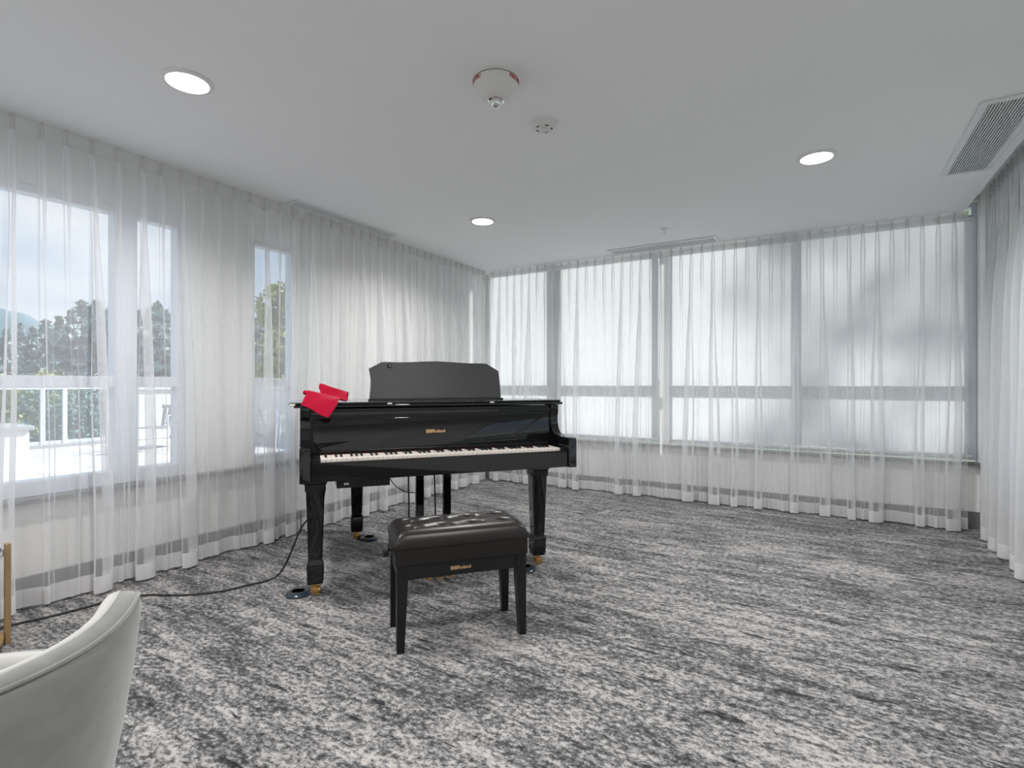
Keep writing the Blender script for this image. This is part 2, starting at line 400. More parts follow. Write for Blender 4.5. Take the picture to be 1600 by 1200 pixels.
curtain('sheer white curtain over the solid white wall behind the piano, up to the corner', (0.0,-2.545), (0.0,-.05), pl(2.495, .104, 2), H-.002, 12, -1)
curtain('long sheer white curtain across the back wall, hanging over the lowered roller blinds', (.03,0.0), (4.335,0.0), [.05+.097*i for i in range(45) if .05+.097*i < 4.27], H-.002, 13, -1)
curtain('sheer white curtain at the far right edge, hanging from the raised ceiling pocket', (4.44,-.10), (4.44,-2.0), pl(1.9, .10, 4), HP-.01, 14, -1)

# ------------------------------------------------------------ ceiling fittings
def downlight(x, y):
    r = empty('recessed_downlight', (x, y, H))
    ring = MB(); n = 48                                  # annular trim, open in the middle
    ring.loft([[(q*math.cos(2*PI*k/n), q*math.sin(2*PI*k/n), z) for k in range(n)] for q, z in ((.103,-.0004),(.1025,-.004),(.084,-.010),(.0825,-.010),(.0822,-.0006))], cap=False)
    ring.build('trim_ring', M['trimring'], r, smooth=True)
    MB().lathe([(.0820,-.0008),(.0820,-.0030),(.04,-.0032)], 40).build('lens', M['lamp'], r)
    sd_ = bpy.data.lights.new('downlight_beam', 'AREA'); sd_.shape = 'DISK'; sd_.size = .156; sd_.energy = LAMP_WATTS; sd_.spread = math.radians(150); sd_.color = (1,.98,.955)
    so = bpy.data.objects.new('downlight_beam', sd_); COL.objects.link(so); so.parent = r; so.location = (0,0,-.0115)
    return r
dl = downlight(1.014, -3.938); tag(dl, 'lit round recessed downlight at the upper left of the ceiling, largest in view', 'ceiling light', 'recessed downlights')
for x, y, lab in ((1.031,-1.66,'lit round recessed downlight nearest the room corner, above the music desk of the piano'),
                  (3.354,-1.682,'lit round recessed downlight at the right of the ceiling, left of the slotted grille')):
    c = copy_tree(dl); c.location = (x, y, H); c['label'] = lab
for (x, y), wh in (((3.35,-4.0),'just behind the viewpoint, right side'),((1.0,-6.2),'behind the viewpoint, left side, middle row'),((3.35,-6.2),'behind the viewpoint, right side, middle row'),((1.0,-8.2),'by the rear wall, left side'),((3.35,-8.2),'by the rear wall, right side')):
    c = copy_tree(dl); c.location = (x, y, H); c['label'] = 'lit round recessed downlight ' + wh
def grille(x0, x1, y0, y1, along, label, n, fw=.022):
    r = empty('ceiling_vent', ((x0+x1)/2, (y0+y1)/2, H)); tag(r, label, 'ceiling vent', 'ceiling air grilles'); hx, hy = (x1-x0)/2, (y1-y0)/2
    f = MB()
    f.box(-hx, hx, -hy, -hy+fw, -.010, 0, .002); f.box(-hx, hx, hy-fw, hy, -.010, 0, .002)
    f.box(-hx, -hx+fw, -hy+fw, hy-fw, -.010, 0, .002); f.box(hx-fw, hx, -hy+fw, hy-fw, -.010, 0, .002)
    f.build('vent_frame', M['vent'], r)
    MB().box(-hx+fw, hx-fw, -hy+fw, hy-fw, -.0012, -.0002).build('duct_opening', M['ventdark'], r)
    s_ = MB()
    for i in range(n):
        if along == 'y':
            c = -hx+fw + (2*hx-2*fw)*(i+.5)/n; wdt = (2*hx-2*fw)/n*.22; s_.box(c-wdt, c+wdt, -hy+fw, hy-fw, -.009, -.001)
        else:
            c = -hy+fw + (2*hy-2*fw)*(i+.5)/n; wdt = (2*hy-2*fw)/n*.22; s_.box(-hx+fw, hx-fw, c-wdt, c+wdt, -.009, -.001)
    s_.build('louvre_slats', M['vent'], r)
    return r
grille(.045, .18, -2.74, -1.715, 'y', 'narrow white slotted ceiling grille above the left sheer curtains', 9, .02)
grille(1.56, 2.575, -.266, -.065, 'x', 'narrow white slotted ceiling grille parallel to the back window wall', 11, .028)
vr = grille(4.02, 4.265, -1.985, -.955, 'y', 'wide white slotted ceiling grille beside the curtain pocket at the right', 15, .032)
for sx_ in (-.107, .107):
    for sy_ in (-.45, .45):
        MB().lathe([(.005,-.0105),(.005,-.012),(.002,-.013)], 10, (sx_, sy_, 0)).build('screw', M['alu'], vr)

# fire alarm
al = empty('fire_alarm', (2.161+.01, -3.292+.02, H)); tag(al, 'large white domed ceiling fire alarm with red lettering and a clear strobe', 'fire alarm')
MB().lathe([(.104,0),(.104,-.006),(.100,-.010),(.094,-.012)], 48).build('mounting_plate', M['plastic'], al, smooth=True)
MB().lathe([(.099,-.010),(.098,-.034),(.094,-.040),(.090,-.050),(.083,-.056),(.077,-.066),(.062,-.078),(.042,-.087),(.034,-.088)], 48).build('dome_body', M['plastic'], al, smooth=True)
MB().lathe([(.0995,-.0102),(.0997,-.0125),(.0992,-.0126)], 48).build('dark_gap_ring', M['rubber'], al)
MB().lathe([(.036,-.086),(.036,-.092),(.030,-.096),(.026,-.096)], 32).build('strobe_collar', M['chrome'], al, smooth=True)
MB().lathe([(.025,-.094),(.025,-.102),(.021,-.112),(.012,-.119),(.003,-.121)], 24).build('strobe_lens', M['chrome'], al, smooth=True)
def ring_text(txt, size, zc, rad, ang0, parent):
    me = text_mesh(txt, size, .0006, .0004)
    for v in me.vertices:
        a = ang0 + v.co.x/rad; rr = rad + v.co.z + .0006
        zz = zc - .0 + v.co.y
        v.co = Vector((rr*math.cos(a), rr*math.sin(a), zz))
    me.materials.clear(); me.materials.append(M['red'])
    o = bpy.data.objects.new('red_lettering', me); COL.objects.link(o); o.parent = parent; return o
# text faces the camera on the left and right flanks; camera lies towards this azimuth
azc = math.atan2(CAMY-al.location.y, CAMX-al.location.x)
ring_text('FIRE FEU', .022, -.031, .0988, azc-1.55, al)
ring_text('FIRE FEU', .022, -.031, .0988, azc+.60, al)
# smoke detector
sd = empty('smoke_detector', (2.176, -2.826, H)); tag(sd, 'small round white smoke detector on the ceiling behind the large alarm', 'smoke detector')
MB().lathe([(.062,0),(.062,-.012),(.057,-.020),(.046,-.026),(.030,-.027),(.008,-.027)], 40).build('detector_body', M['plastic'], sd, smooth=True)
MB().lathe([(.022,-.026),(.022,-.033),(.017,-.037),(.005,-.038)], 24).build('sensor_cap', M['plastic'], sd, smooth=True)
for a in (.2, 1.5, 2.7, 4.0, 5.2):
    MB().box(-.009, .009, -.004, .004, -.0275, -.0262, 0, Matrix.Rotation(a,4,'Z') @ Matrix.Translation((0,.038,.0002))).build('sensor_slot', M['ventdark'], sd)
sp = empty('fire_sprinkler', (2.235, -.71, H)); tag(sp, 'small steel fire sprinkler head on the ceiling near the back grille', 'sprinkler')
MB().lathe([(.036,0),(.034,-.004),(.020,-.007),(.012,-.007)], 28).build('escutcheon', M['plastic'], sp, smooth=True)
MB().lathe([(.009,-.006),(.009,-.02),(.006,-.021),(.004,-.042),(.006,-.043)], 14).build('sprinkler_stem', M['alu'], sp, smooth=True)
MB().lathe([(.004,-.042),(.014,-.043),(.014,-.045),(.004,-.046)], 16).build('deflector', M['alu'], sp)

# ------------------------------------------------------------ grand piano
PO = room(-1.023, 2.542); PR = YAW + math.radians(21.05)
piano = empty('grand_piano', PO, PR); tag(piano, 'black polished baby grand piano with closed lid and scalloped music desk', 'piano')
W = 1.50
def case_outline(off=0, v0=.25):
    ctrl = [(0-off,.75),(0-off,1.12),(.03-off,1.33+off),(.14,1.46+off),(.32,1.50+off),(.52,1.47+off),(.66+off,1.36+off),(.745+off,1.18+off),(.84+off,1.02+off),(1.0+off,.90+off),(1.2+off,.82+off),(1.38+off,.72+off),(1.47+off,.58+off),(W+off,.42)]
    c = [(p.x, p.y) for p in catmull([(a, b, 0) for a, b in ctrl], 6)]
    return [(0-off, v0)] + c + [(W+off, v0)]
MB().prism(case_outline(0,.27), 'z', .665, .985, .003).build('case', M['black'], piano, smooth=True)
MB().prism(case_outline(-.02,.03), 'z', .638, .667, .002).build('key_bed', M['satin'], piano)
lid = MB().prism(case_outline(.03,.245), 'z', .993, 1.008, .004).build('lid', M['black'], piano, smooth=True)
fl = MB().box(-.055, 1.525, .262, .60, 1.0085, 1.0205, .004).build('front_flap', M['black'], piano)
for u in (-.050, .45, 1.05):
    MB().box(u, u+.028, .248, .262, 1.001, 1.018, .003).build('hinge', M['chrome'], fl)
# cheeks (arms)
prof = [(.0,.636),(.0,.792),(.004,.802),(.014,.807),(.06,.807),(.15,.807)] + [(p.x,p.y) for p in catmull([(.17,.8075,0),(.205,.818,0),(.236,.845,0),(.250,.885,0),(.252,.93,0)], 5)] + [(.246,.938),(.242,.945),(.242,.992),(.34,.992),(.34,.636)]
MB().prism(prof, 'x', 0, .05, .003).build('cheek', M['black'], piano, smooth=True)
MB().prism(prof, 'x', W-.05, W, .003).build('cheek', M['black'], piano, smooth=True)
# keyslip, key blocks
MB().box(.05, W-.05, .014, .040, .638, .733, .003).build('keyslip', M['black'], piano)
MB().box(.05, .094, .042, .215, .668, .747, .003).build('key_block', M['satin'], piano)
MB().box(W-.083, W-.05, .042, .215, .668, .747, .003).build('key_block', M['satin'], piano)
MB().box(.05, W-.05, .262, .30, .668, .985).build('action_cover', M['satin'], piano)
MB().box(.05, W-.05, .250, .272, .952, .972, .003).build('front_rail', M['black'], piano)
MB().box(.095, W-.085, .205, .222, .747, .756).build('key_felt', M['felt'], piano)
# fallboard with rounded lower corners, leaning back
def fb_outline():
    u0, u1, z0, z1, r = .065, W-.065, 0, .170, .055; pts = [(u0, z1)]
    for k in range(7): a = PI + PI/2*k/6; pts.append((u0+r+r*math.cos(a), z0+r+r*math.sin(a)))
    for k in range(7): a = 1.5*PI + PI/2*k/6; pts.append((u1-r+r*math.cos(a), z0+r+r*math.sin(a)))
    return pts + [(u1, z1)]
fb = MB().prism(fb_outline(), 'y', 0, .012, .002).build('fallboard', M['black'], piano, smooth=True)
tilt = math.radians(-4); fb.location = (0, .232, .764); fb.rotation_euler = (tilt, 0, 0)
MB().box(.095, W-.085, .214, .236, .756, .766, .002).build('fallboard_lip', M['satin'], piano)
def logo(parent, cx, y, zc, h, name='logo'):
    """three-bar emblem and the maker's word, standing in the x-z plane facing -y"""
    me = text_mesh('Roland', h*1.18, h*.018, .0003); xs = [v.co.x for v in me.vertices]; wtx = max(xs)-min(xs); x0 = min(xs)
    S = 1.05; wt = wtx*S; ew = h*1.75; gap = h*.12; tot = ew+gap+wt
    bm = bmesh.new(); bm.from_mesh(me)
    for v in bm.verts:
        c = v.co; v.co = Vector((cx - tot/2 + ew + gap + (c.x-x0)*S, y - .0005 - c.z, zc - h*.40 + c.y))
    mb = MB(); mb.b.free(); mb.b = bm
    e0 = cx - tot/2
    for i in range(4):                                    # striped block emblem
        z0 = zc - h*.42 + i*h*.235
        mb.box(e0, e0+ew*.46, y-.0009, y, z0, z0+h*.15); mb.box(e0+ew*.52, e0+ew, y-.0009, y, z0, z0+h*.15)
    return mb.build(name, M['gilt'], parent)
logo(fb, .72, -.0003, .088, .021, 'gold_logo')
# keys
k0, k1 = .0975, 1.4155; kw = (k1-k0)/52
wm = MB().box(.0006, kw-.0006, .046, .205, .722, .7465, .0012)
wk = wm.build('white_key', M['ivory'], piano)
for i in range(1, 52):
    c = wk.copy(); COL.objects.link(c); c.parent = piano; c.location.x = i*kw
wk.location.x = 0
for o in piano.children:
    if o.name.startswith('white_key'): o.location.x += k0
bk = None
for i in range(51):
    note = (i) % 7                                   # A B C D E F G
    if note in (0, 2, 3, 5, 6):                      # sharps after A, C, D, F, G
        if bk is None:
            rings = [[(-.0052,.100,.744),(.0052,.100,.744),(.0052,.205,.744),(-.0052,.205,.744)], [(-.0052,.100,.749),(.0052,.100,.749),(.0052,.205,.749),(-.0052,.205,.749)], [(-.0042,.106,.7585),(.0042,.106,.7585),(.0042,.205,.7585),(-.0042,.205,.7585)]]
            bk = MB().loft(rings).build('black_key', M['ebony'], piano); o = bk
        else: o = bk.copy(); COL.objects.link(o); o.parent = piano
        o.location.x = k0 + (i+1)*kw
# music desk
ledge = MB().box(.352, 1.150, .285, .325, 1.021, 1.036, .003).build('music_ledge', M['black'], piano)
def desk_outline():
    left = [(-.390,0),(-.388,.02),(-.382,.07),(-.380,.12),(-.385,.155),(-.389,.178),(-.318,.2165),(-.285,.2185),(-.20,.2175)]
    crown = [(-.10,.2225),(0,.2265),(.10,.2225)]
    right = [(-x, z) for x, z in reversed(left)]
    right = [(.20,.2175),(.285,.2175),(.318,.215),(.388,.172),(.390,.145),(.392,.11),(.393,.07),(.393,.02),(.393,0)]
    seg1 = [(p.x,p.y) for p in catmull([(a,b,0) for a,b in left[:6]], 4)]
    top = [(p.x,p.y) for p in catmull([(a,b,0) for a,b in left[6:]+crown+right[:3]], 4)]
    seg3 = [(p.x,p.y) for p in catmull([(a,b,0) for a,b in right[3:]], 4)]
    return seg1+top+seg3
dk = MB().prism(desk_outline(), 'y', 0, .014, .002).build('music_desk', M['desk'], piano, smooth=True)
dk.location = (.750, .312, 1.0335); dk.rotation_euler = (math.radians(-12), 0, 0)
MB().lathe([(.004,0),(.011,.002),(.011,.005),(.004,.006)], 14).build('desk_stay', M['ebony'], dk)
[o for o in dk.children][0].location = (-.275, -.004, .195); [o for o in dk.children][0].rotation_euler = (PI/2, 0, 0)
# legs
def sq(h, z, c): return [(-h+c,-h,z),(h-c,-h,z),(h,-h+c,z),(h,h-c,z),(h-c,h,z),(-h+c,h,z),(-h,h-c,z),(-h,-h+c,z)]
def piano_leg(u, v, cast):
    l = MB().loft([sq(*s) for s in ((.058,.636,.004),(.058,.598,.004),(.052,.592,.004),(.052,.560,.006),(.046,.552,.006),(.036,.205,.006),(.034,.200,.006),(.034,.194,.006),(.043,.172,.006),(.041,.085,.006),(.036,.068,.006))]).build('leg', M['black'], piano, smooth=True)
    l.location = (u, v, 0)
    c = MB(); c.lathe([(.018,.069),(.018,.062),(.010,.058),(.010,.040),(.006,.038)], 16)
    Mx = Matrix.Rotation(cast, 4, 'Z')
    for s in (-1, 1): c.box(-.018, .022, s*.015-.002, s*.015+.002, .016, .052, .001, Mx)
    c.box(-.018,.022,-.017,.017,.046,.052,.001,Mx)
    rr = [[Mx @ Vector((.008+.0185*math.cos(k*PI/8), s*.011, .020+.0185*math.sin(k*PI/8))) for k in range(16)] for s in (-1,1)]
    c.loft(rr); c.build('caster', M['brass'], l, smooth=True)
    return l
piano_leg(.075, .255, -.4); piano_leg(1.365, .262, .2); piano_leg(.363, 1.20, .4)
# pedal lyre
for pu in (.64, .80): MB().box(pu-.023, pu+.023, .285, .315, .11, .64, .003).build('lyre_post', M['black'], piano)
MB().box(.545, .895, .24, .38, .055, .115, .008).build('pedal_box', M['black'], piano)
for pu in (.64, .80): MB().tube([(pu-.030,.50,.64),(pu-.045,.37,.11)], .005).build('lyre_brace', M['satin'], piano, smooth=True)
for pu in (.655, .72, .785):
    pts = [(-.008,.24),(-.008,.20),(-.012,.17),(-.016,.14),(-.016,.12),(-.010,.104),(0,.100),(.010,.104),(.016,.12),(.016,.14),(.012,.17),(.008,.20),(.008,.24)]
    p = MB().prism(pts, 'z', .052, .062, .002).build('pedal', M['brass'], piano, smooth=True); p.location.x = pu
# control box under the key bed, and a hanging lead
cbx = MB().box(.175, .44, .075, .25, .590, .637, .003).build('control_box', M['satin'], piano)
for i, (u, rr) in enumerate(((.215,.006),(.228,.006),(.30,.005),(.325,.005),(.36,.007),(.385,.007),(.415,.010))):
    j = MB(); j.lathe([(rr,0),(rr,.004),(rr*.6,.005)], 12); o = j.build('jack', M['alu'] if i < 2 else M['rubber'], cbx); o.location = (u, .075, .612); o.rotation_euler = (PI/2,0,0)
MB().tube(catmull([(.50,.62,.64),(.50,.60,.58),(.52,.57,.52),(.57,.50,.475),(.63,.42,.47),(.67,.35,.49)], 6), .003, 8).build('hanging_lead', M['cable'], piano, smooth=True)

# caster cups
def cup(pt, label):
    o = empty('caster_cup', pt); tag(o, label, 'caster cup', 'caster cups of the piano')
    MB().lathe([(.064,0),(.066,.006),(.060,.014),(.046,.020),(.034,.021),(.030,.012),(.010,.010)], 32).build('dish', M['cup'], o, smooth=True)
    MB().lathe([(.036,.0205),(.034,.0235),(.031,.0205)], 32).build('rim_ring', M['rubber'], o)
    return o
cup(onz(466, 929, 0), 'round black caster cup on the carpet by the front left piano leg')
cup(onz(577, 843, 0), 'round black caster cup on the carpet by the rear piano leg')
cup(onz(822, 890, 0), 'round black caster cup near the right piano leg, half hidden by the bench')

# power cable on the floor
cp = [at(508,754,3.05), at(506,775,3.02), at(497,795,2.98), at(484,808,2.96), at(470,826,2.96), at(459,852,2.97), at(447,880,3.0)] + [onz(x, y, .006) for x, y in ((434,899),(415,908),(392,913),(350,923),(300,929),(262,930),(225,930),(180,937),(130,950),(75,964),(25,975),(-40,990),(-90,985))]
cbl = MB().tube(catmull(cp, 6), .0052, 8).build('power_cable', M['cable'], None, smooth=True)
tag(cbl, 'thin black power cable running from the piano across the carpet to the left', 'cable')

# ------------------------------------------------------------ red cloth on the lid
def cloth():
    rails = [  # (left end, right end) along the folded cloth, back to front
        (at(505,622,2.99), at(543,625,2.97)), (at(503,607,3.0), at(545,613,2.97)), (at(499.5,599,2.985), at(543,616,2.945)), (at(498,605,2.965), at(542,619,2.93)),
        (at(500,612,2.945), at(544,624,2.91)), (at(500,616,2.93), at(540,626,2.89)), (at(492,613,2.90), at(534,624,2.86)), (at(481,610.5,2.865), at(529,627,2.825)),
        (at(479,614,2.845), at(527,632,2.80)), (at(474,624,2.81), at(520,643,2.765)), (at(469.5,632,2.785), at(513,654.5,2.745))]
    cols = 20; rows = catmull([a for a, b in rails], 5), catmull([b for a, b in rails], 5)
    g = []
    for i, (a, b) in enumerate(zip(*rows)):
        r_ = []
        for j in range(cols+1):
            t = j/cols; p = a.lerp(b, t)
            p.z += .0025*math.sin(t*9+i*.35) - .002*math.sin(PI*t)*0; r_.append(p)
        g.append(r_)
    mb = MB(); mb.loft(g, cap=False, close=False)
    o = mb.build('folded_cloth', M['cloth'], None, smooth='all')
    s = o.modifiers.new('thick', 'SOLIDIFY'); s.thickness = .007; s.offset = 0
    ss = o.modifiers.new('sub', 'SUBSURF'); ss.levels = 1; ss.render_levels = 1
    return o
c_root = empty('red_cloth', at(505,627,2.9)); tag(c_root, 'crumpled crimson red cloth draped over the left front corner of the piano lid', 'cloth')
co = cloth(); co.parent = c_root; co.matrix_parent_inverse = Matrix.Translation(-c_root.location)
def roll(p, q, r, turns=1.6):
    p, q = Vector(p), Vector(q); t = (q-p).normalized(); a = t.cross(Vector((0,0,1))).normalized(); b = a.cross(t)
    rings = []
    for s_ in range(9):
        c = p.lerp(q, s_/8); rr = r*(1+.08*math.sin(s_*1.3))
        rings.append([c + (a*math.cos(2*PI*k/14)+b*math.sin(2*PI*k/14))*rr*(1+.12*math.sin(k*2)) for k in range(14)])
    return MB().loft(rings)
roll(at(503,603,2.99), at(540,619,2.95), .013).build('rolled_fold', M['cloth'], c_root, smooth='all').matrix_parent_inverse = Matrix.Translation(-c_root.location)
roll(at(475,613,2.875), at(490,616,2.865), .011).build('rolled_fold', M['cloth'], c_root, smooth='all').matrix_parent_inverse = Matrix.Translation(-c_root.location)

# ------------------------------------------------------------ piano bench
BO = room(-.4766, 2.187); BR = YAW + math.radians(18.6)
bench = empty('piano_bench', BO, BR); tag(bench, 'black piano bench with tufted leatherette seat standing in front of the piano', 'bench')
BWd, BD = .570, .288
def cushion():
    nx, ny = 48, 28; x0, x1, y0, y1 = -.010, BWd+.010, -.010, BD+.010; z0, z1 = .4335, .497
    mb = MB(); b = mb.b
    tx = [(BWd*(.14+.24*i), BD*(.30 if j == 0 else .70)) for i in range(4) for j in range(2)]
    def top(x, y):
        ex = min(x-x0, x1-x); ey = min(y-y0, y1-y); R = .045
        def rnd(e): return math.sqrt(max(0, 1-(1-min(e, R)/R)**2))
        h = rnd(ex)*rnd(ey)
        z = z0+.022 + (z1-z0-.022)*h
        m = min(1, ex/.06)*min(1, ey/.06)
        z += .006*m
        for (a, c) in tx: z -= .021*math.exp(-((x-a)**2+(y-c)**2)/(.020**2)) * m
        # creases joining the buttons
        for jj in (.30, .70):
            if BWd*.10 < x < BWd*.90: z -= .011*m*math.exp(-((y-BD*jj-.010*math.sin((x/BWd-.02)*2*PI/.24))/.009)**2)
        return z
    V = [[b.verts.new((x0+(x1-x0)*i/nx, y0+(y1-y0)*j/ny, top(x0+(x1-x0)*i/nx, y0+(y1-y0)*j/ny))) for j in range(ny+1)] for i in range(nx+1)]
    for i in range(nx):
        for j in range(ny): b.faces.new((V[i][j], V[i+1][j], V[i+1][j+1], V[i][j+1]))
    rim = [V[i][0] for i in range(nx+1)] + [V[nx][j] for j in range(1, ny+1)] + [V[i][ny] for i in range(nx-1, -1, -1)] + [V[0][j] for j in range(ny-1, 0, -1)]
    low = [b.verts.new((v.co.x, v.co.y, z0)) for v in rim]; n = len(rim)
    for k in range(n): b.faces.new((rim[k], rim[(k+1)%n], low[(k+1)%n], low[k]))
    b.faces.new(low)
    return mb
cu = cushion().build('seat_cushion', M['leather'], bench, smooth='all'); cu.data.set_sharp_from_angle(angle=math.radians(60))
for i in range(4):
    for j in (.30, .70):
        o = MB().lathe([(.007,0),(.007,.002),(.003,.004)], 12).build('button', M['leather'], cu, smooth=True); o.location = (BWd*(.14+.24*i), BD*j, .4790)
MB().box(-.006, BWd+.006, -.006, BD+.006, .364, .432, .003).build('seat_box', M['leather'], bench)
ap = MB().box(.008, BWd-.008, .006, .024, .300, .3635, .002); ap.box(.008, BWd-.008, BD-.024, BD-.006, .300, .3635, .002); ap.box(.006, .024, .02, BD-.02, .300, .3635, .002); ap.box(BWd-.024, BWd-.006, .02, BD-.02, .300, .3635, .002)
apo = ap.build('apron', M['satin'], bench)
logo(apo, .272, .006, .331, .017, 'gold_logo')
for (x, y) in ((0,0),(1,0),(0,1),(1,1)):
    sx_, sy_ = (1 if x == 0 else -1), (1 if y == 0 else -1); X0, Y0 = BWd*x, BD*y
    def ring(wd, z): return [(X0, Y0, z), (X0+sx_*wd, Y0, z), (X0+sx_*wd, Y0+sy_*wd, z), (X0, Y0+sy_*wd, z)]
    MB().loft([ring(.031,0), ring(.048,.33), ring(.048,.3635)]).build('leg', M['satin'], bench)
kb = MB().lathe([(.006,0),(.006,.016),(.024,.017),(.028,.021),(.028,.038),(.024,.042),(.006,.0425)], 24); o = kb.build('height_knob', M['rubber'], bench, smooth=True)
o.location = (-.005, BD*.45, .398); o.rotation_euler = (0, -PI/2, 0)

# ------------------------------------------------------------ velvet armchair, bottom left
ch = empty('tub_chair', room(-.897, .758)); tag(ch, 'grey velvet tub armchair with a curved back, cut off at the bottom left', 'chair')
ch.rotation_euler = (0,0,YAW)
def rimh(psi):      # psi = angle from the middle of the back (deg)
    a = abs(psi)
    nose = .014*math.exp(-((psi-60)/18)**2)
    if a < 58: return .755 + nose
    return .755 + nose - (.755-.60)*sm((a-58)/62)
MID = -30
def shell(rtop, thick, name, m, z_in=0, inner=False):
    rings = []
    N_ = 64
    for i in range(N_+1):
        psi = -150 + 300*i/N_; a = math.radians(MID + psi); h = rimh(psi)
        dirv = Vector((math.cos(a), math.sin(a)))
        sec = []
        ro = rtop
        # closed section: outside up, rounded rim, inside down
        for t in (0, .15, .35, .6, .8, .93): 
            z = .28 + (h-.028-.28)*t; r_ = ro - .075*(1-t)**1.3; sec.append((r_, z))
        for k in range(7):
            b_ = PI*k/6; sec.append((ro-.027+.027*math.cos(b_), h-.027+.027*math.sin(b_)*1.0))
        for t in (.93, .8, .5, .1):
            z = .28 + (h-.028-.28)*t; r_ = ro - .075*(1-t)**1.3 - thick; sec.append((r_, z))
        rings.append([(dirv.x*r_, dirv.y*r_, z) for r_, z in sec])
    mb = MB(); mb.loft(rings); return mb.build(name, m, ch, smooth='all')
shell(.30, .054, 'upholstered_shell', M['velvet'])
# inner face, window light painted in as a paler colour, and piping
rings = []
for i in range(65):
    psi = -148 + 296*i/64; a = math.radians(MID+psi); h = rimh(psi); dv = Vector((math.cos(a), math.sin(a)))
    sec = [(.30-.030, h+.0015),(.30-.045,h-.002),(.30-.0560,h-.016),(.30-.0575,h-.04),(.30-.066,h-.12),(.30-.075,.44),(.30-.072,.44),(.30-.060,h-.12),(.30-.052,h-.04),(.30-.048,h-.014),(.30-.030,h-.004)]
    rings.append([(dv.x*r_, dv.y*r_, z) for r_, z in sec])
MB().loft(rings).build('inner_lining', M['velvet_lit'], ch, smooth='all')
pp = []
for i in range(65):
    psi = -149 + 298*i/64; a = math.radians(MID+psi); h = rimh(psi); pp.append((math.cos(a)*.2955, math.sin(a)*.2955, h-.010))
MB().tube(pp, .0035, 8).build('piping', M['velvet'], ch, smooth=True)
MB().lathe([(.20,.27),(.225,.30),(.225,.42),(.205,.455),(.15,.465),(.02,.468)], 40).build('seat_cushion', M['velvet_lit'], ch, smooth='all')
for sx_ in (-1,1):
    for sy_ in (-1,1): MB().tube([(sx_*.14,sy_*.14,.285),(sx_*.19,sy_*.19,0)], .012, 12).build('leg', M['brass'], ch, smooth=True)

# ------------------------------------------------------------ side table at the left edge
TC = room(-2.345, 2.07); stb = empty('side_table', TC); tag(stb, 'round side table with dark glass top and brass legs at the left edge', 'side table')
MB().lathe([(.243,.398),(.250,.400),(.250,.408),(.243,.410),(.02,.410)], 48).build('table_top', M['glassdark'], stb, smooth=True)
MB().lathe([(.250,.392),(.256,.393),(.256,.412),(.250,.413),(.250,.410),(.2495,.396)], 48).build('metal_rim', M['chrome'], stb, smooth=True)
lp = room(-2.18, 2.284) - TC
a0 = math.atan2(lp.y, lp.x)
for k in range(4):
    a = a0 + k*PI/2; r_ = lp.length
    Mx = Matrix.Rotation(a, 4, 'Z') @ Matrix.Translation((r_,0,0))
    MB().box(-.010, .010, -.014, .014, 0, .432, .002, Mx).build('leg', mat('aged brass %d' % k, (.42,.29,.15), .4, .6), stb)
MB().lathe([(.252,.03),(.257,.03),(.257,.045),(.252,.045)], 48).build('lower_ring', M['brass'], stb)

# ------------------------------------------------------------ terrace and landscape
struct('ground_terrace', MB().box(-9.4, -.32, -12, 3.2, -.22, -.04), M['paver'])
struct('ground_bounce_slab', MB().box(-.32, 24, .32, 4.5, -.6, -.4), M['paver'])  # unseen pale slab, added to bounce sunlight up onto the blinds
struct('ground_lawn', MB().box(-900, 700, -700, 900, -4.2, -4.0), M['grass'])
tag(MB().box(-8.95, -8.75, -.15, 2.55, -.03, 1.00).box(-9.02, -8.70, -.18, 2.60, 1.0, 1.06, .01).build('parapet_wall', M['white_stone']), 'white stucco parapet wall at the far side of the terrace beside the glass railing', 'wall')
tag(MB().box(-8.74, -.34, 2.3, 2.5, -.03, 1.00).box(-8.70, -.34, 2.25, 2.55, 1.0, 1.06, .01).build('parapet_wall', M['white_stone']), 'white stucco parapet wall seen through the narrow right-hand clear window', 'wall')
rail = empty('glass_railing', (-8.8, -.2, -.04)); tag(rail, 'glass terrace railing with white posts left of the parapet wall', 'railing')
MB().box(-.03, .03, -7, 0, 1.06, 1.10, .005).build('top_rail', M['frame'], rail)
MB().box(-.03, .03, -7, 0, .06, .12, .005).build('bottom_rail', M['frame'], rail)
MB().box(-.10, .10, -7, 0, 0, .06, .005).build('curb', M['capstone'], rail)
for yy in (-.03, -.73, -1.055, -2.2, -3.4, -4.6, -5.8, -6.97): MB().box(-.04, .04, yy-.035, yy+.035, 0, 1.08, .004).build('post', M['frame'], rail)
for a, b in ((-.70,-.06),(-1.02,-.76),(-2.17,-1.09),(-3.37,-2.23),(-4.57,-3.43),(-5.77,-4.63),(-6.94,-5.83)): MB().box(-.006, .006, a, b, .12, 1.06).build('glass_panel', M['railglass'], rail)
pb = empty('planter_box', (-5.9, -3.4, -.04)); tag(pb, 'white stucco planter block with grey cap at the left on the terrace', 'planter')
MB().box(-.40, .40, -.95, .95, 0, .56, .01).build('planter_body', M['white_stone'], pb); MB().box(-.44, .44, -.99, .99, .56, .62, .008).build('cap', M['capstone'], pb)
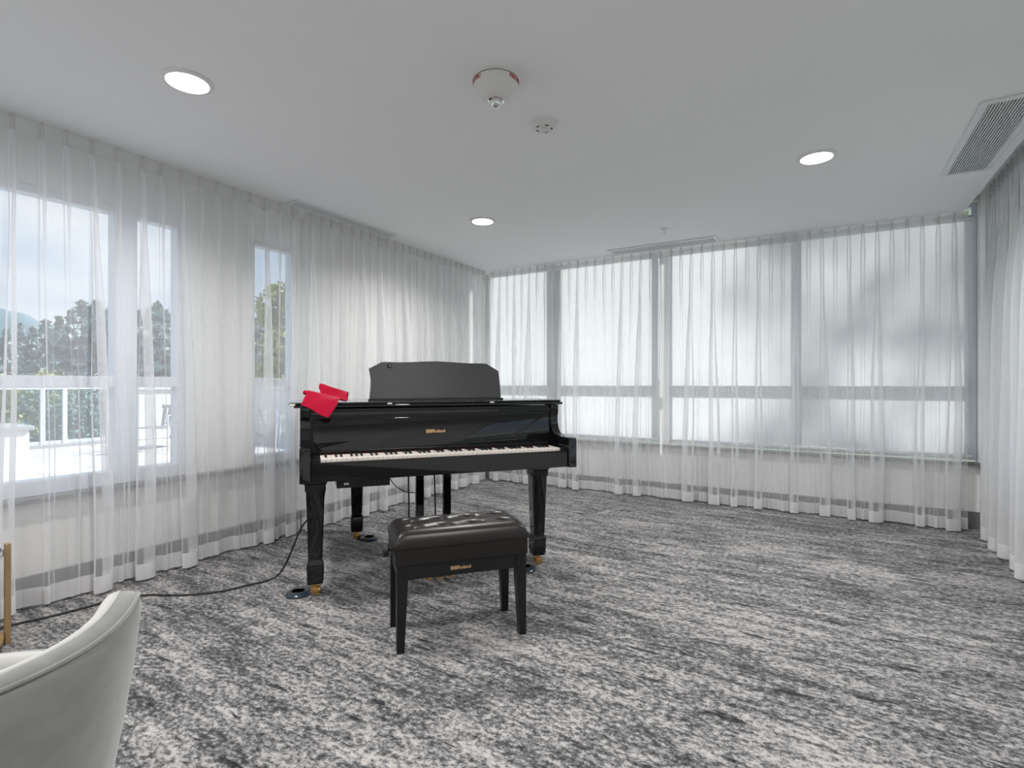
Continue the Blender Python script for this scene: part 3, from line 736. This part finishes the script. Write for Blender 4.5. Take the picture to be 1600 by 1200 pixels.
def outchair(loc, rz, label):
    r = empty('terrace_chair', loc, rz); tag(r, label, 'chair', 'slatted terrace chairs')
    t = Matrix.Rotation(math.radians(-14), 4, 'X')
    for i in range(5): MB().box(-.22+.092*i, -.22+.092*i+.062, .20, .216, .42, .84, .003, Matrix.Translation((0,.1,0)) @ t).build('back_slat', M['outchair'], r)
    MB().box(-.25, .25, .196, .222, .80, .85, .004, Matrix.Translation((0,.1,0)) @ t).build('top_rail', M['outchair'], r)
    for i in range(5): MB().box(-.25, .25, -.25+.1*i, -.17+.1*i, .40, .42, .003).build('seat_slat', M['outchair'], r)
    for s in (-1,1):
        MB().tube([(s*.26,-.24,0),(s*.26,-.25,.62),(s*.26,.22,.64),(s*.26,.26,0)], .014, 8).build('arm_frame', M['frame'], r, smooth=True)
    return r
oc = outchair((-6.6,-.34,-.04), math.radians(35), 'grey slatted terrace chair by the white parapet, seen through the narrow middle pane')
c2 = copy_tree(oc); c2.location = (-5.87,1.31,-.04); c2.rotation_euler.z = math.radians(-60); c2['label'] = 'slatted terrace chair seen through the right-hand clear window, left of the piano'
c3 = copy_tree(oc); c3.location = (-3.98,.38,-.04); c3.rotation_euler.z = math.radians(150); c3['label'] = 'terrace chair nearest the room, just above the red cloth end of the piano'
ot = empty('terrace_table', (-7.08,.30,-.04)); tag(ot, 'low round grey terrace table on a round foot beside the slatted chair', 'table')
MB().lathe([(.30,.42),(.32,.43),(.32,.45),(.02,.455)], 32).build('table_top', M['outchair'], ot, smooth=True)
MB().lathe([(.20,0),(.20,.015),(.03,.03),(.025,.40),(.08,.425)], 24).build('pedestal', M['frame'], ot, smooth=True)

def foliage(mb, pts_fn, n, size, rnd):
    for _ in range(n):
        p, nrm = pts_fn(rnd); s = size*rnd.uniform(.6, 1.4)
        a = Vector((rnd.gauss(0,1), rnd.gauss(0,1), rnd.gauss(0,1))).normalized(); b_ = a.cross(Vector((rnd.gauss(0,1), rnd.gauss(0,1), rnd.gauss(0,1)))).normalized()
        v = [mb.b.verts.new(p + a*s), mb.b.verts.new(p + b_*s*.7), mb.b.verts.new(p - a*s), mb.b.verts.new(p - b_*s*.7)]
        mb.b.faces.new(v)
def conifer(h, rad, seed):
    rnd = random.Random(seed); r = empty('conifer_tree')
    mb = MB()
    def f(rn):
        t = rn.random()**.7; t = 1-t                                    # more near the base
        lay = .75+.25*math.cos(t*h*5.2+seed); rr = rad*(1-t)**.85*lay*math.sqrt(rn.uniform(.25,1)); a = rn.uniform(0, 2*PI)
        return Vector((rr*math.cos(a), rr*math.sin(a), h*(.08+.92*t) - rr*.25)), None
    foliage(mb, f, 1500, .30*rad/2, rnd); mb.build('foliage', M['leaf_hazy'], r)
    MB().tube([(0,0,0),(0,0,h*.9)], .14, 8).build('trunk', M['bark'], r)
    return r
def broadleaf(h, rad, seed, m, nl=4200):
    rnd = random.Random(seed); r = empty('broadleaf_tree'); mb = MB()
    blobs = [(Vector((rnd.uniform(-.5,.5)*rad, rnd.uniform(-.5,.5)*rad, h*rnd.uniform(.35,.92))), rad*rnd.uniform(.35,.6)) for _ in range(14)]
    def f(rn):
        c, q = rn.choice(blobs); d = Vector((rn.gauss(0,1), rn.gauss(0,1), rn.gauss(0,1))).normalized()*q*rn.uniform(.6,1); d.z *= .8
        return c+d, None
    foliage(mb, f, nl, .11, rnd); mb.build('foliage', m, r)
    MB().tube([(0,0,0),(.1,0,h*.4),(0,.1,h*.75)], .16, 8).build('trunk', M['bark'], r)
    return r
protos = [conifer(12, 2.6, 3), conifer(12, 3.2, 5), conifer(12, 2.2, 9)]
first = [True]*3
rnd = random.Random(21)
tops = [(-20,512),(10,520),(32,508),(52,515),(72,505),(92,498),(112,488),(128,476),(140,482),(152,474),(166,487),(182,495),(200,505),(214,492),(232,486),(246,480),(258,490),(272,482),(286,472),(300,485),(320,490),(345,480),(370,488),(398,500),(408,492),(430,505),(450,500),(472,510)]
for i, (px, ty) in enumerate(tops):
    k = i % 3; Y = (40, 56, 72, 48, 64)[i % 5] + rnd.uniform(-1, 1); base = -4.0; ztop = EYE + (600-ty)/FPX*Y; s = (ztop-base)/12*1.02
    o = protos[k] if first[k] else copy_tree(protos[k]); first[k] = False
    q = room((px-800)/FPX*Y, Y, base); o.location = q; o.scale = (s, s, s); o.rotation_euler.z = rnd.uniform(0, 6)
    tag(o, 'dark evergreen conifer in the tree belt beyond the terrace', 'tree', 'conifers beyond the terrace')
Y = 22; b1 = broadleaf(9.6, 1.55, 4, M['leaf_light']); b1.location = room((447-800)/FPX*Y, Y, -4.0)
tag(b1, 'yellow-green broadleaf tree seen through the right-hand clear window', 'tree')
Y = 30; b2 = broadleaf(5.6, 3.0, 6, M['leaf_light']); b2.location = room((40-800)/FPX*Y, Y, -4.0)
tag(b2, 'low green broadleaf tree behind the glass railing at far left', 'tree')
Y = 27; b3 = broadleaf(4.6, 3.0, 8, M['leaf_hazy']); b3.location = room((120-800)/FPX*Y, Y, -4.0)
tag(b3, 'low dark green broadleaf tree behind the glass railing, right of its thick post', 'tree')
Y = 0; b4 = broadleaf(12.4, 2.7, 14, M['leaf_light'], 3600); b4.location = (7.0, 6.6, -4.0)
tag(b4, 'airy broadleaf tree outside the right end of the back windows, dimming the blind', 'tree')
# wooded hill on the horizon
hp = []
for i in range(25):
    px = -260 + 17*i; t = i/24
    hp.append((px, 468 + 50*sm((px+60)/200) + 3*math.sin(i*1.7)))
mbh = MB(); rows = []
for j in range(7):
    Yh = 520 + 45*j; k = math.sin(min(1, (j)/4)*PI/2)
    rows.append([room((px-800)/FPX*Yh, Yh, -6 + ((600-hy)/FPX*700+7)*k) for px, hy in hp])
mbh.loft(rows, cap=False, close=False)
tag(mbh.build('hill', M['hill'], None, smooth='all'), None, None, None, 'structure')
